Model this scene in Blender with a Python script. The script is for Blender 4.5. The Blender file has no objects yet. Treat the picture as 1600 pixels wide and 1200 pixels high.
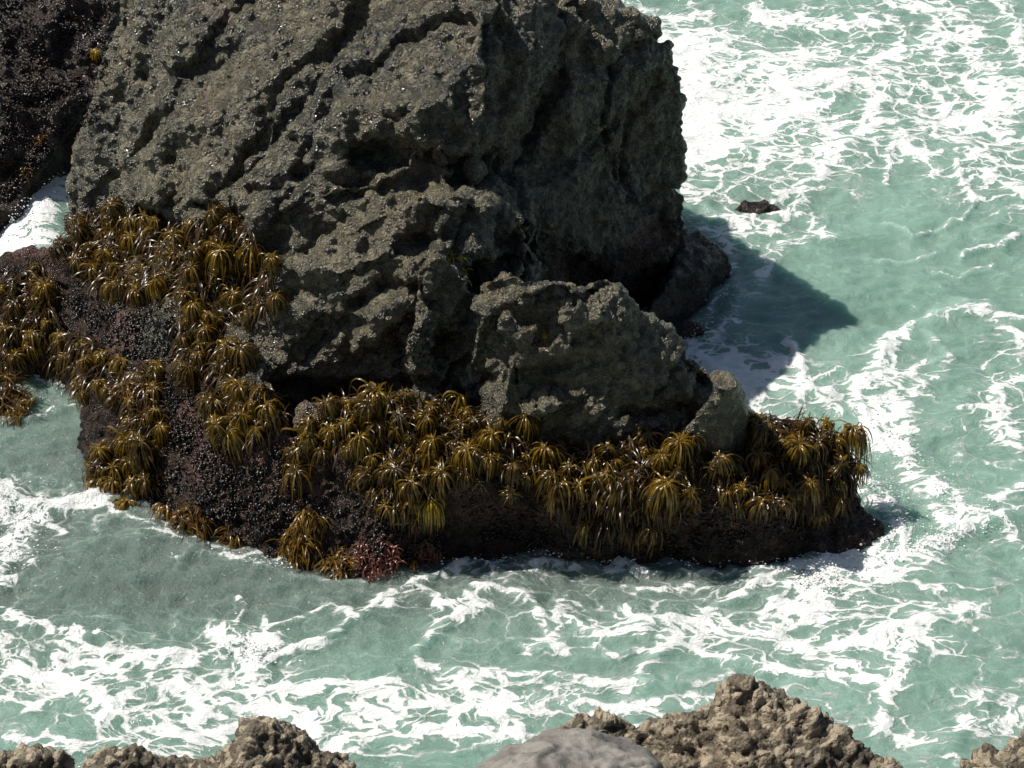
import bpy, bmesh, math, random
import numpy as np
from mathutils import Vector, Matrix
from math import radians as R

sc = bpy.context.scene
COL = sc.collection
random.seed(7); RNG = np.random.default_rng(7)

# ------------------------------------------------------------------ camera, world, sun
PITCH, DIST, HFOV = R(38), 26.0, R(24)
CAM = np.array([0, -DIST*math.cos(PITCH), DIST*math.sin(PITCH)])
FWD = np.array([0, math.cos(PITCH), -math.sin(PITCH)])
UPV = np.array([0, math.sin(PITCH), math.cos(PITCH)])
FPX = 800/math.tan(HFOV/2)
cd = bpy.data.cameras.new('camera'); co = bpy.data.objects.new('camera', cd); COL.objects.link(co)
cd.angle = HFOV; cd.clip_end = 2000; cd.clip_start = .1
co.location = CAM; co.rotation_euler = (R(90)-PITCH, 0, 0); sc.camera = co
SUN_AZ, SUN_EL = R(74), R(55)           # azimuth measured left of the view direction
SUN = np.array([-math.sin(SUN_AZ)*math.cos(SUN_EL), math.cos(SUN_AZ)*math.cos(SUN_EL), math.sin(SUN_EL)])
w = bpy.data.worlds.new('World'); sc.world = w; w.use_nodes = True
nt = w.node_tree; sky = nt.nodes.new('ShaderNodeTexSky'); sky.sky_type = 'NISHITA'; sky.sun_disc = False
sky.sun_elevation = SUN_EL; sky.sun_rotation = -SUN_AZ
bg = nt.nodes['Background']; nt.links.new(sky.outputs[0], bg.inputs[0]); bg.inputs[1].default_value = .06
sd = bpy.data.lights.new('sun', 'SUN'); so = bpy.data.objects.new('sun', sd); COL.objects.link(so)
sd.energy = 5.0; sd.angle = R(.5); sd.color = (1, .95, .86)
so.rotation_euler = Vector(-SUN).to_track_quat('-Z', 'Y').to_euler()
so.location = (-10, 5, 12)
sc.view_settings.view_transform = 'Standard'; sc.view_settings.look = 'None'
sc.view_settings.exposure = .36; sc.view_settings.gamma = 1
sc.render.engine = 'CYCLES'; sc.cycles.max_bounces = 6; sc.cycles.sample_clamp_indirect = 4

# ------------------------------------------------------------------ geometry helpers
def P(u, v, z):
    """world point on the sight line of photo pixel (u, v) at height z"""
    d = FWD + np.array([1, 0, 0])*(u-800)/FPX + UPV*(600-v)/FPX
    return CAM + d*((z-CAM[2])/d[2])
def RAY(u, v):
    d = FWD + np.array([1, 0, 0])*(u-800)/FPX + UPV*(600-v)/FPX
    return d/np.linalg.norm(d)

def tag(o, label=None, cat=None, group=None, kind=None):
    if label: o['label'] = label
    if cat: o['category'] = cat
    if group: o['group'] = group
    if kind: o['kind'] = kind
    return o

def hsh(i, j, k, s):
    i = i.astype(np.uint32); j = j.astype(np.uint32); k = k.astype(np.uint32)
    h = i*np.uint32(374761393) + j*np.uint32(668265263) + k*np.uint32(2147483647) + np.uint32((s*974634777) & 0xffffffff)
    h = (h ^ (h >> np.uint32(13)))*np.uint32(1274126177)
    h = (h ^ (h >> np.uint32(16)))*np.uint32(2246822519)
    return (h ^ (h >> np.uint32(13)))
def f01(h): return (h & np.uint32(0xffffff)).astype(np.float32)/np.float32(0xffffff)

def vnoise(p, s=0):
    """gradient noise, about -1..1"""
    p = p.astype(np.float32); c = np.floor(p); f = p-c; c = c.astype(np.int64)
    t = f*f*f*(f*(f*6-15)+10); out = 0
    for a in (0, 1):
        wa = t[:, 0] if a else 1-t[:, 0]
        for b in (0, 1):
            wb = t[:, 1] if b else 1-t[:, 1]
            for d in (0, 1):
                wd = t[:, 2] if d else 1-t[:, 2]
                h = hsh(c[:, 0]+a, c[:, 1]+b, c[:, 2]+d, s)
                gx = ((h & np.uint32(1023)).astype(np.float32)/511.5-1)
                gy = (((h >> np.uint32(10)) & np.uint32(1023)).astype(np.float32)/511.5-1)
                gz = (((h >> np.uint32(20)) & np.uint32(1023)).astype(np.float32)/511.5-1)
                out = out + wa*wb*wd*(gx*(f[:, 0]-a)+gy*(f[:, 1]-b)+gz*(f[:, 2]-d))
    return out*1.25
def fbm(p, o=4, s=0, g=.5):
    r = 0; a = 1; t = 0
    for i in range(o): r = r+a*vnoise(p*(2.03**i)+i*7.3, s+i); t += a; a *= g
    return r/t*1.4
def ridged(p, o=4, s=0, g=.55):
    r = 0; a = 1; t = 0
    for i in range(o): r = r+a*(1-np.abs(vnoise(p*(2.1**i)+i*3.7, s+i))*2.2); t += a; a *= g
    return r/t
def worley(p, s=0, jit=.9, want2=False):
    p = p.astype(np.float32); c = np.floor(p).astype(np.int64)
    d1 = np.full(len(p), 9, np.float32); d2 = d1.copy(); ident = np.zeros(len(p), np.float32)
    for a in (-1, 0, 1):
        for b in (-1, 0, 1):
            for e in (-1, 0, 1):
                i, j, k = c[:, 0]+a, c[:, 1]+b, c[:, 2]+e
                h = hsh(i, j, k, s)
                x = i+.5+jit*(f01(h)-.5)-p[:, 0]
                y = j+.5+jit*(f01(h >> np.uint32(5))-.5)-p[:, 1]
                z = k+.5+jit*(f01(hsh(k, i, j, s+3))-.5)-p[:, 2]
                d = (x*x+y*y+z*z).astype(np.float32)
                m = d < d1
                d2 = np.where(m, d1, np.minimum(d2, d))
                if want2: ident = np.where(m, f01(h >> np.uint32(7)), ident)
                d1 = np.where(m, d, d1)
    d1 = np.sqrt(d1); d2 = np.sqrt(d2)
    return (d1, d2, ident) if want2 else (d1, d2)
def sstep(a, b, x):
    t = np.clip((x-a)/(b-a), 0, 1); return t*t*(3-2*t)

def hull_mesh(pieces, voxel, name, zfloor=-.6, cutback=None):
    """union of convex blocks (each a list of world points, each point carried down to the sea bed) as one even mesh"""
    me = bpy.data.meshes.new(name); allbm = bmesh.new()
    for pts in pieces:
        b = bmesh.new()
        vs = [b.verts.new(p) for p in pts]+[b.verts.new((p[0], p[1], zfloor)) for p in pts]
        r = bmesh.ops.convex_hull(b, input=vs)
        bad = [v for v in r['geom_interior'] if isinstance(v, bmesh.types.BMVert)]+[v for v in r['geom_unused'] if isinstance(v, bmesh.types.BMVert)]
        if bad: bmesh.ops.delete(b, geom=list(set(bad)), context='VERTS')
        bmesh.ops.recalc_face_normals(b, faces=b.faces)
        t = bpy.data.meshes.new('t'); b.to_mesh(t); b.free(); allbm.from_mesh(t); bpy.data.meshes.remove(t)
    allbm.to_mesh(me); allbm.free()
    o = bpy.data.objects.new(name, me); COL.objects.link(o)
    md = o.modifiers.new('r', 'REMESH'); md.mode = 'VOXEL'; md.voxel_size = voxel; md.use_smooth_shade = True
    dg = bpy.context.evaluated_depsgraph_get(); ev = o.evaluated_get(dg)
    m2 = bpy.data.meshes.new_from_object(ev)
    o.modifiers.clear(); o.data = m2; bpy.data.meshes.remove(me); m2.name = name
    return o
def getv(me):
    a = np.empty(len(me.vertices)*3, np.float32); me.vertices.foreach_get('co', a); return a.reshape(-1, 3)
def setv(me, a):
    me.vertices.foreach_set('co', a.astype(np.float32).ravel()); me.update()
def getn(me):
    a = np.empty(len(me.vertices)*3, np.float32); me.vertex_normals.foreach_get('vector', a); return a.reshape(-1, 3)
def smooth(me, it):
    e = np.empty(len(me.edges)*2, np.int32); me.edges.foreach_get('vertices', e); e = e.reshape(-1, 2)
    v = getv(me).astype(np.float64); n = len(v)
    cnt = np.bincount(e.ravel(), minlength=n)[:, None]
    for _ in range(it):
        acc = np.stack([np.bincount(e[:, 0], v[e[:, 1], k], n)+np.bincount(e[:, 1], v[e[:, 0], k], n) for k in range(3)], 1)
        v = v*.4+.6*acc/np.maximum(cnt, 1)
    setv(me, v)
def attr(me, name, vals):
    a = me.attributes.new(name, 'FLOAT', 'POINT'); a.data.foreach_set('value', vals.astype(np.float32))
def shade_smooth(me):
    me.polygons.foreach_set('use_smooth', np.ones(len(me.polygons), bool)); me.update()
def proj(p):
    """world -> photo pixel"""
    q = p-CAM; d = q@FWD
    return 800+FPX*q[:, 0]/d, 600-FPX*(q@UPV)/d

# ------------------------------------------------------------------ node helpers
class NT:
    def __init__(s, name):
        s.m = bpy.data.materials.new(name); s.m.use_nodes = True; s.t = s.m.node_tree
        s.b = s.t.nodes['Principled BSDF']; s.out = s.t.nodes['Material Output']
    def n(s, ty, **k):
        n = s.t.nodes.new(ty)
        for a, b in k.items(): setattr(n, a, b)
        return n
    def l(s, a, b): s.t.links.new(a, b)
    def put(s, sock, v):
        if hasattr(v, 'is_output'): s.l(v, sock)
        else: sock.default_value = v
    def math(s, op, a, b=None, clamp=False):
        n = s.n('ShaderNodeMath', operation=op, use_clamp=clamp); s.put(n.inputs[0], a)
        if b is not None: s.put(n.inputs[1], b)
        return n.outputs[0]
    def mix(s, f, a, b):
        n = s.n('ShaderNodeMix', data_type='RGBA'); s.put(n.inputs[0], f)
        s.put(n.inputs[6], a if hasattr(a, 'is_output') else (*a, 1)); s.put(n.inputs[7], b if hasattr(b, 'is_output') else (*b, 1))
        return n.outputs[2]
    def noise(s, sc_, det=4, rough=.55, vec=None, dist=0):
        n = s.n('ShaderNodeTexNoise'); n.inputs['Scale'].default_value = sc_; n.inputs['Detail'].default_value = det
        n.inputs['Roughness'].default_value = rough; n.inputs['Distortion'].default_value = dist
        if vec is not None: s.l(vec, n.inputs['Vector'])
        return n
    def vor(s, sc_, feat='F1', vec=None):
        n = s.n('ShaderNodeTexVoronoi', feature=feat); n.inputs['Scale'].default_value = sc_
        if vec is not None: s.l(vec, n.inputs['Vector'])
        return n
    def mr(s, v, a, b, c=0, d=1, sm=True):
        n = s.n('ShaderNodeMapRange'); n.interpolation_type = 'SMOOTHSTEP' if sm else 'LINEAR'
        s.put(n.inputs[0], v); s.put(n.inputs[1], a); s.put(n.inputs[2], b); s.put(n.inputs[3], c); s.put(n.inputs[4], d)
        return n.outputs[0]
    def attr(s, name):
        n = s.n('ShaderNodeAttribute', attribute_name=name); return n.outputs['Fac']
    def bump(s, h, dist, strength=1, nrm=None):
        n = s.n('ShaderNodeBump'); n.inputs['Strength'].default_value = strength; n.inputs['Distance'].default_value = dist
        s.l(h, n.inputs['Height'])
        if nrm is not None: s.l(nrm, n.inputs['Normal'])
        return n.outputs[0]

# ------------------------------------------------------------------ materials
def rock_material(name, dark, mid, light, pebbles=0, wet=True, rough=.5):
    t = NT(name); geo = t.n('ShaderNodeNewGeometry').outputs['Position']
    n1 = t.noise(1.1, 5, .6, geo).outputs[0]; n2 = t.noise(9, 5, .65, geo).outputs[0]; n3 = t.noise(45, 4, .7, geo).outputs[0]
    c = t.mix(t.mr(n1, .35, .65), dark, mid)
    c = t.mix(t.mr(n2, .5, .72), c, light)
    c = t.mix(t.mr(n3, .3, .5, .55, 0), c, dark)
    v = t.vor(14, 'F1', geo)
    sep = t.n('ShaderNodeSeparateColor'); t.l(v.outputs['Color'], sep.inputs[0])
    c = t.mix(t.mr(sep.outputs[0], .8, .95, 0, .55), c, light)
    c = t.mix(t.mr(sep.outputs[1], .75, .95, 0, .5), c, dark)
    c = t.mix(t.mr(t.noise(.7, 4, .6, geo).outputs[0], .52, .68, 0, .5), c, (.125, .09, .05) if pebbles == 0 else (.2, .16, .11))
    if pebbles:
        a = t.attr('peb'); c = t.mix(t.mr(a, .4, .9, 0, .9), c, (.42, .35, .25)); c = t.mix(t.mr(a, .35, .05, 0, .7), c, (.09, .075, .055))
    if wet:
        lo = t.attr('low')      # tidal band: dark film, crusts of pink coralline, mussel black
        pk = t.attr('pink')
        c = t.mix(lo, c, t.mix(t.mr(n2, .4, .6), (.007, .005, .004), (.034, .018, .011)))
        c = t.mix(t.math('MULTIPLY', pk, t.mr(n3, .4, .6)), c, (.14, .08, .065))
        t.put(t.b.inputs['Roughness'], t.mr(n2, .35, .7, .14, .38))
        t.b.inputs['Specular IOR Level'].default_value = .75
    else:
        t.b.inputs['Roughness'].default_value = .8; t.b.inputs['Specular IOR Level'].default_value = .3
    t.l(c, t.b.inputs['Base Color'])
    if wet: t.put(t.b.inputs['Specular IOR Level'], t.mr(t.attr('low'), 0, 1, .8, .4))
    h = t.math('ADD', t.math('MULTIPLY', n3, .5), t.math('MULTIPLY', t.noise(110, 3, .6, geo).outputs[0], .25))
    h = t.math('ADD', h, t.math('MULTIPLY', t.vor(38, 'F1', geo).outputs[0], -.45))
    t.l(t.bump(h, .05, 1), t.b.inputs['Normal'])
    return t.m
M_rock = rock_material('wet_conglomerate', (.026, .027, .019), (.088, .077, .046), (.21, .185, .115))
M_back = rock_material('black_wet_shade_rock', (.02, .02, .02), (.035, .03, .028), (.08, .06, .05))  # wet black that also carries the back rock's shade in its colour
M_crag = rock_material('dry_conglomerate', (.07, .062, .045), (.16, .135, .098), (.29, .25, .18), pebbles=1, wet=False)

def granite():
    t = NT('grey_granite'); geo = t.n('ShaderNodeNewGeometry').outputs['Position']
    n = t.noise(4, 6, .7, geo).outputs[0]; s = t.noise(130, 2, .8, geo).outputs[0]
    c = t.mix(t.mr(n, .35, .7), (.12, .112, .10), (.25, .235, .205)); c = t.mix(t.mr(s, .35, .45, .35, 0), c, (.09, .08, .08))
    c = t.mix(t.attr('crack'), c, (.05, .045, .04))
    t.l(c, t.b.inputs['Base Color']); t.b.inputs['Roughness'].default_value = .75
    t.l(t.bump(t.math('ADD', n, t.math('MULTIPLY', s, .15)), .04, .8), t.b.inputs['Normal']); return t.m
M_granite = granite()

def frond_material(name, a, b, trans):
    t = NT(name); geo = t.n('ShaderNodeNewGeometry').outputs['Position']
    oi = t.n('ShaderNodeObjectInfo').outputs['Random']
    n = t.noise(11, 3, .6, geo).outputs[0]
    c = t.mix(t.mr(t.math('ADD', t.math('MULTIPLY', n, .9), t.math('MULTIPLY', oi, .35)), .3, .95), a, b)
    t.l(c, t.b.inputs['Base Color']); t.b.inputs['Roughness'].default_value = .3; t.b.inputs['Specular IOR Level'].default_value = .6
    tr = t.n('ShaderNodeBsdfTranslucent'); t.l(c, tr.inputs[0]); mx = t.n('ShaderNodeMixShader'); mx.inputs[0].default_value = trans
    t.l(t.b.outputs[0], mx.inputs[1]); t.l(tr.outputs[0], mx.inputs[2]); t.l(mx.outputs[0], t.out.inputs[0])
    return t.m
M_frond = frond_material('sea_palm_fronds', (.035, .018, .002), (.20, .12, .006), .24)
M_stipe = frond_material('sea_palm_stipe', (.09, .055, .008), (.16, .11, .02), .1)
M_red = frond_material('red_algae', (.10, .03, .022), (.2, .07, .045), .3)
M_rockweed = frond_material('brown_rockweed', (.09, .045, .006), (.2, .11, .01), .3)
M_pale = frond_material('yellow_fronds', (.3, .2, .012), (.42, .3, .02), .35)

def mussel_material():
    t = NT('mussel_shell'); r = t.n('ShaderNodeNewGeometry').outputs['Random Per Island']
    c = t.mix(t.mr(r, .55, 1), (.008, .007, .007), (.042, .024, .018)); t.l(c, t.b.inputs['Base Color'])
    t.b.inputs['Roughness'].default_value = .27; t.b.inputs['Specular IOR Level'].default_value = .5; return t.m
M_mussel = mussel_material()

def water_material():
    t = NT('sea_water'); geo = t.n('ShaderNodeNewGeometry').outputs['Position']
    D = t.attr('foam'); MK = t.attr('milk'); SH = t.attr('shallow')
    # warp the plane so that foam threads curl
    mp = t.n('ShaderNodeMapping'); mp.inputs['Scale'].default_value = (.85, 1.35, .0); mp.inputs['Rotation'].default_value = (0, 0, -.15); t.l(geo, mp.inputs[0])
    wn = t.noise(.9, 3, .5, mp.outputs[0]); sub = t.n('ShaderNodeVectorMath', operation='SUBTRACT'); t.l(wn.outputs['Color'], sub.inputs[0]); sub.inputs[1].default_value = (.5, .5, .5)
    scl = t.n('ShaderNodeVectorMath', operation='SCALE'); t.l(sub.outputs[0], scl.inputs[0]); scl.inputs[3].default_value = 1.6
    add = t.n('ShaderNodeVectorMath', operation='ADD'); t.l(mp.outputs[0], add.inputs[0]); t.l(scl.outputs[0], add.inputs[1])
    wn2 = t.noise(5, 3, .5, mp.outputs[0]); sub2 = t.n('ShaderNodeVectorMath', operation='SUBTRACT'); t.l(wn2.outputs['Color'], sub2.inputs[0]); sub2.inputs[1].default_value = (.5, .5, .5)
    scl2 = t.n('ShaderNodeVectorMath', operation='SCALE'); t.l(sub2.outputs[0], scl2.inputs[0]); scl2.inputs[3].default_value = .28
    add2 = t.n('ShaderNodeVectorMath', operation='ADD'); t.l(add.outputs[0], add2.inputs[0]); t.l(scl2.outputs[0], add2.inputs[1])
    W = add2.outputs[0]
    e1 = t.vor(2.3, 'DISTANCE_TO_EDGE', W).outputs['Distance']; e2 = t.vor(5.2, 'DISTANCE_TO_EDGE', W).outputs['Distance']
    lace = t.math('MAXIMUM', t.mr(e1, 0, .2, 1, 0), t.math('MULTIPLY', t.mr(e2, 0, .22, 1, 0), .75))
    nz = t.noise(2.6, 7, .62, W).outputs[0]; fine = t.noise(17, 5, .7, W).outputs[0]
    f = t.math('MULTIPLY', D, 1.0)
    f = t.math('ADD', f, t.math('MULTIPLY', t.math('SUBTRACT', nz, .5), 1.1))
    f = t.math('ADD', f, t.math('MULTIPLY', t.math('SUBTRACT', lace, .42), .8))
    f = t.math('ADD', f, t.math('MULTIPLY', t.math('SUBTRACT', fine, .5), .55))
    foam_glint = t.mr(t.noise(21, 4, .6, W).outputs[0], t.mr(SH, 0, 1, .69, .62), t.mr(SH, 0, 1, .73, .66))  # fine foam specks; over the grey water they paint sun glints as white colour
    foam = t.math('MAXIMUM', t.mr(f, .46, .68), t.math('MULTIPLY', foam_glint, t.math('MAXIMUM', t.mr(f, -.25, .35, .25, .9), t.math('MULTIPLY', SH, .9))))  # real foam plus the painted glint specks
    soft = t.mr(f, .15, .8)
    teal = (.155, .255, .21)
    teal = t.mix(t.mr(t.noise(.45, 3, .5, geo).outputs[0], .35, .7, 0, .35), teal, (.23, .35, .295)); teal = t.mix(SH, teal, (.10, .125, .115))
    milk = t.mix(t.math('MULTIPLY', soft, .45), teal, (.36, .50, .44))
    milk = t.mix(t.math('MULTIPLY', MK, .5), milk, (.40, .54, .48))
    rip0 = t.noise(9, 5, .65, W).outputs[0]
    thick = t.mr(f, .55, 1.0, .72, 1)
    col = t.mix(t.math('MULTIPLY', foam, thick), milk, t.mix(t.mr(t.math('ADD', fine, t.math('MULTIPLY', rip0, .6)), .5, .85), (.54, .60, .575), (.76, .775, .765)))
    t.put(t.b.inputs['Subsurface Weight'], t.mr(foam, 0, 1, .6, .1)); t.b.inputs['Subsurface Radius'].default_value = (.6, 1, .9); t.b.inputs['Subsurface Scale'].default_value = .9
    t.l(col, t.b.inputs['Base Color'])
    t.put(t.b.inputs['Roughness'], t.mr(foam, 0, 1, .08, .65)); t.b.inputs['IOR'].default_value = 1.33
    rip = t.noise(7, 5, .6, W).outputs[0]; rip2 = t.noise(30, 4, .6, geo).outputs[0]
    h = t.math('ADD', t.math('MULTIPLY', rip, .8), t.math('MULTIPLY', rip2, t.math('ADD', .15, t.math('MULTIPLY', SH, .8))))
    h = t.math('ADD', h, t.math('MULTIPLY', foam, t.math('ADD', .2, t.math('MULTIPLY', fine, .5))))
    t.l(t.bump(h, .045, 1), t.b.inputs['Normal'])
    return t.m
M_water = water_material()

# ------------------------------------------------------------------ the big sea rock
def W(x, y, z): return np.array([x, y, z], float)
blocks = [
    # left lit facet of the main mass
    [P(180,-30,3.5), P(172,90,2.9), P(760,-60,4.5), P(735,120,3.75), P(690,250,3.1), P(395,360,2.3), P(112,295,1.45), P(135,200,2.2), W(-3.9,3.8,3.3), W(-.5,4.2,4.6)],
    # shadowed right wall
    [P(735,110,3.85), P(740,290,2.75), P(865,15,3.8), P(930,45,3.35), P(990,52,3.2), P(1060,60,3.08), P(1062,230,1.75), P(1072,420,.2), P(760,-60,4.6), W(.8,2.9,2.0), W(-.7,4.2,4.0)],
    # ledge in the middle of the face
    [P(500,275,2.75), P(520,190,3.3), P(690,165,3.6), P(765,212,3.2), P(750,240,3.05), P(560,225,3.2), W(-1,2,3.4)],
    # cross ridge under it
    [P(470,400,2.2), P(560,335,2.75), P(700,305,3.0), P(760,300,2.95), P(845,338,2.4), P(840,400,1.9), P(700,440,2.2), P(500,430,2.1), W(0,1.5,2.5)],
    # lit lower lump
    [P(368,530,1.4), P(420,415,2.2), P(520,400,2.5), P(600,390,2.65), P(690,400,2.4), P(740,450,2.0), P(735,590,1.2), P(400,600,1.1), P(560,612,1.1), W(-1,.5,2)],
    [P(640,520,2.0), P(655,420,2.55), P(700,390,2.7), P(740,420,2.4), P(735,520,1.8)],
    # hump
    [P(728,490,2.2), P(750,448,2.55), P(790,430,2.75), P(870,432,2.75), P(960,455,2.45), P(1010,500,2.0), P(1115,590,1.35), P(1120,625,1.2), P(1060,660,1.2), P(930,690,1.15), P(840,672,1.2), P(715,600,1.3)],
    [P(780,640,1.45), P(840,605,1.75), P(900,600,1.75), P(960,600,1.7), P(965,640,1.35), P(900,680,1.2), P(800,665,1.2)],
    [P(745,520,2.05), P(785,490,2.45), P(830,500,2.4), P(825,560,2.05), P(765,590,1.7), P(790,530,2.3)],
    [P(860,470,2.6), P(930,470,2.55), P(975,530,2.05), P(950,575,1.8), P(880,560,2.0)],
    [P(985,520,1.9), P(1050,560,1.6), P(1060,610,1.45), P(990,600,1.6)],
    # little pyramid
    [P(1128,578,2.18), P(1052,706,1.0), P(1110,715,.95), P(1178,700,.95), P(1185,650,1.05), P(1135,640,1.1)],
    # right platform with the kelp
    [P(840,660,1.15), P(1100,640,1.1), P(1200,655,1.05), P(1280,670,.9), P(1325,720,.7), P(1290,780,.5), P(1100,765,.8), P(900,765,.8), P(850,790,.6), P(1380,845,.03), P(1310,872,-.02), P(1000,885,-.05), P(850,868,0)],
    [P(840,650,1.2), P(640,610,1.3), P(480,625,1.35), P(455,690,1.0), P(560,790,.55), P(700,870,-.05), P(560,905,-.1), P(455,880,-.05), P(860,868,-.05), P(850,740,.9), P(640,780,.75)],
    # left skirt
    [P(95,385,.95), P(270,470,1.4), P(120,335,1.25), P(330,390,1.95), P(370,540,1.45), P(460,650,1.2), P(250,835,-.05), P(145,785,-.08), P(450,882,-.05), P(185,650,.2), P(200,560,.75), P(300,560,1.2)],
    [P(-120,410,.8), P(0,440,.62), P(70,388,.8), P(130,420,.9), P(180,560,.35), P(160,590,0), P(0,575,-.02), P(-150,590,0), P(60,500,.55)],
    [P(105,330,1.3), P(250,320,1.75), P(385,330,2.15), P(430,410,1.95), P(420,480,1.7), P(280,480,1.35), P(130,430,1.0)],
]
rock = hull_mesh(blocks, .0155, 'sea_rock')
me = rock.data; smooth(me, 10)
print('rock verts', len(me.vertices))
v = getv(me); n = getn(me)
# broad warping
v = v + .16*np.stack([fbm(v*.8, 2, 11+k) for k in range(3)], 1)
u_, v_ = proj(v)
# crevices that climb from lower left to upper right
ax = np.array([.55, .25, .8]); ax /= np.linalg.norm(ax); b1 = np.cross(ax, [0, 1, 0]); b1 /= np.linalg.norm(b1); b2 = np.cross(ax, b1)
q = np.stack([v@b1*1.35, v@b2*1.35, v@ax*.32], 1) + .25*np.stack([fbm(v*1.3, 2, 31+k) for k in range(3)], 1)
rg = 1-np.abs(vnoise(q, 40))*2
high = sstep(.9, 1.7, v[:, 2])
d = -.15*high*sstep(.72, .99, rg)
d += .12*fbm(v*1.7, 3, 60)
w1, w2 = worley(v*1.9+.3*np.stack([fbm(v*3, 2, 70+k) for k in range(3)], 1), 5)
d += .06*(np.minimum(w2-w1, .5)-.25)
pyr = 1-.8*sstep(.5, .25, np.linalg.norm((v-P(1125,640,1.4))*np.array([1, .8, .7]), axis=1)); d = d*pyr
me_v = v+n*d[:, None]; setv(me, me_v); n = getn(me); v = me_v
# gullies and recesses traced on the face: (path, half width px, depth m)
u_, v_ = proj(v); front = v@np.array([0, -.79, .62])
G = [([(330,300),(400,240),(470,150),(535,60),(575,-10)], 11, .17), ([(250,345),(285,290),(270,250)], 9, .12), ([(205,230),(250,190),(330,60),(390,-10)], 9, .12), ([(370,290),(430,300),(480,260)], 9, .14),
     ([(560,245),(640,240),(720,262),(790,262)], 20, .30), ([(520,300),(600,290),(680,280)], 12, .18), ([(880,120),(850,180),(815,250)], 8, .2), ([(960,110),(940,200),(965,270)], 6, .12),
     ([(800,375),(860,395),(930,440)], 26, .22), ([(600,400),(640,385),(700,360)], 10, .15), ([(690,560),(712,500),(735,440),(800,415)], 18, .42), ([(420,600),(500,610),(600,600),(700,600)], 12, .14),
     ([(560,470),(600,440),(650,450)], 9, .14), ([(470,560),(520,510),(560,500)], 12, .16), ([(560,570),(610,540),(640,500)], 14, .2), ([(790,590),(850,580),(950,560)], 10, .12), ([(1075,560),(1100,600)], 8, .15),
     ([(380,380),(350,330),(300,320)], 12, .2), ([(980,640),(1040,645),(1075,640)], 10, .2)]
uj = u_+14*fbm(v*2.5, 2, 191); vj = v_+14*fbm(v*2.5, 2, 192); gd = np.zeros(len(v))
for pts, wd, dp in G:
    best = np.full(len(v), 1e9)
    for (x0, y0), (x1, y1) in zip(pts[:-1], pts[1:]):
        dx, dy = x1-x0, y1-y0; t = np.clip(((uj-x0)*dx+(vj-y0)*dy)/(dx*dx+dy*dy), 0, 1)
        best = np.minimum(best, (uj-x0-t*dx)**2+(vj-y0-t*dy)**2)
    gd = np.maximum(gd, dp*np.exp(-(best/(wd*wd))**1.3))
gd *= sstep(-.1, .35, n@np.array([0, -.79, .62]))
v = v-(.6*n+.4*np.array([0, -.79, .62]))*gd[:, None]; setv(me, v); smooth(me, 5); v = getv(me); n = getn(me)
msk = sstep(-.25, .25, fbm(v*.9, 2, 90))
w1, w2 = worley(v*5.5+.35*np.stack([fbm(v*8, 2, 80+k) for k in range(3)], 1), 8)
d = (.07*msk+.04)*(.55-w1)
d += .062*(ridged(v*3.4, 4, 95, .65)-.5)*(.4+.6*msk)
w1, w2 = worley(v*12+.3*np.stack([fbm(v*14, 2, 180+k) for k in range(3)], 1), 12)
d += (.03*(1-msk)+.045)*(.5-w1)
w1, w2 = worley(v*25, 13)
d += .022*(.5-w1)
d += .022*fbm(v*22, 3, 99, .6)
d = d*np.clip(pyr+.15, 0, 1)
v = v+n*d[:, None]; setv(me, v); smooth(me, 1); v = getv(me); shade_smooth(me)
u_, v_ = proj(v)
lowz = v[:, 2]+.25*fbm(v*1.5, 3, 120)
leftw = sstep(520, 420, u_)*sstep(430, 520, v_)
low = np.clip(sstep(1.25, .95, lowz)*1.0, 0, 1)
pink = sstep(.1, .35, fbm(v*1.2, 3, 130))*sstep(.25, .5, v[:, 2])*sstep(1.5, 1.2, v[:, 2])
attr(me, 'low', low); attr(me, 'pink', pink)
me.materials.append(M_rock)
tag(rock, 'massive grey-green craggy rock rising from the surf, kelp and mussels round its foot', 'sea rock')

def small_rock(name, blocks, voxel, mat, label, cat, seed, amp=1, peb=False, floor=-.6):
    o = hull_mesh(blocks, voxel, name, zfloor=floor); me = o.data; smooth(me, 6)
    v = getv(me); n = getn(me)
    v = v+amp*.12*np.stack([fbm(v*1.1, 2, seed+k) for k in range(3)], 1)
    w1, w2 = worley(v*(3.2 if not peb else 2.6)/max(amp, .4), seed+4)
    d = amp*(.10*(.5-w1)+.08*fbm(v*2.3, 3, seed+7))
    v = v+n*d[:, None]; setv(me, v); n = getn(me)
    if peb:
        w1, w2, i1 = worley(v*12+.2*np.stack([fbm(v*6, 1, seed+20+k) for k in range(3)], 1), seed+9, .95, True)
        d = .05*(np.sqrt(np.clip(1-(w1/.62)**2, 0, 1))-.35)*np.clip(i1*1.3-.1, 0, 1)
        x1, x2, i2 = worley(v*27, seed+12, .95, True)
        d += .022*(np.sqrt(np.clip(1-(x1/.62)**2, 0, 1))-.35)
        d += .15*(ridged(v*2.2, 5, seed+15, .6)-.5)
        attr(me, 'peb', np.where(w1 < .5, i1, i2))
    else:
        w1, w2 = worley(v*7, seed+9); d = .05*(.5-w1)*amp; w1, w2 = worley(v*18, seed+10); d += .022*(.5-w1)
        attr(me, 'low', np.ones(len(v))*.75); attr(me, 'pink', sstep(.2, .5, fbm(v*1.7, 2, seed+30))*.5)
    d += .008*fbm(v*30, 2, seed+50)
    v = v+n*d[:, None]; setv(me, v); shade_smooth(me); me.materials.append(mat)
    tag(o, label, cat); return o

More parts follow.
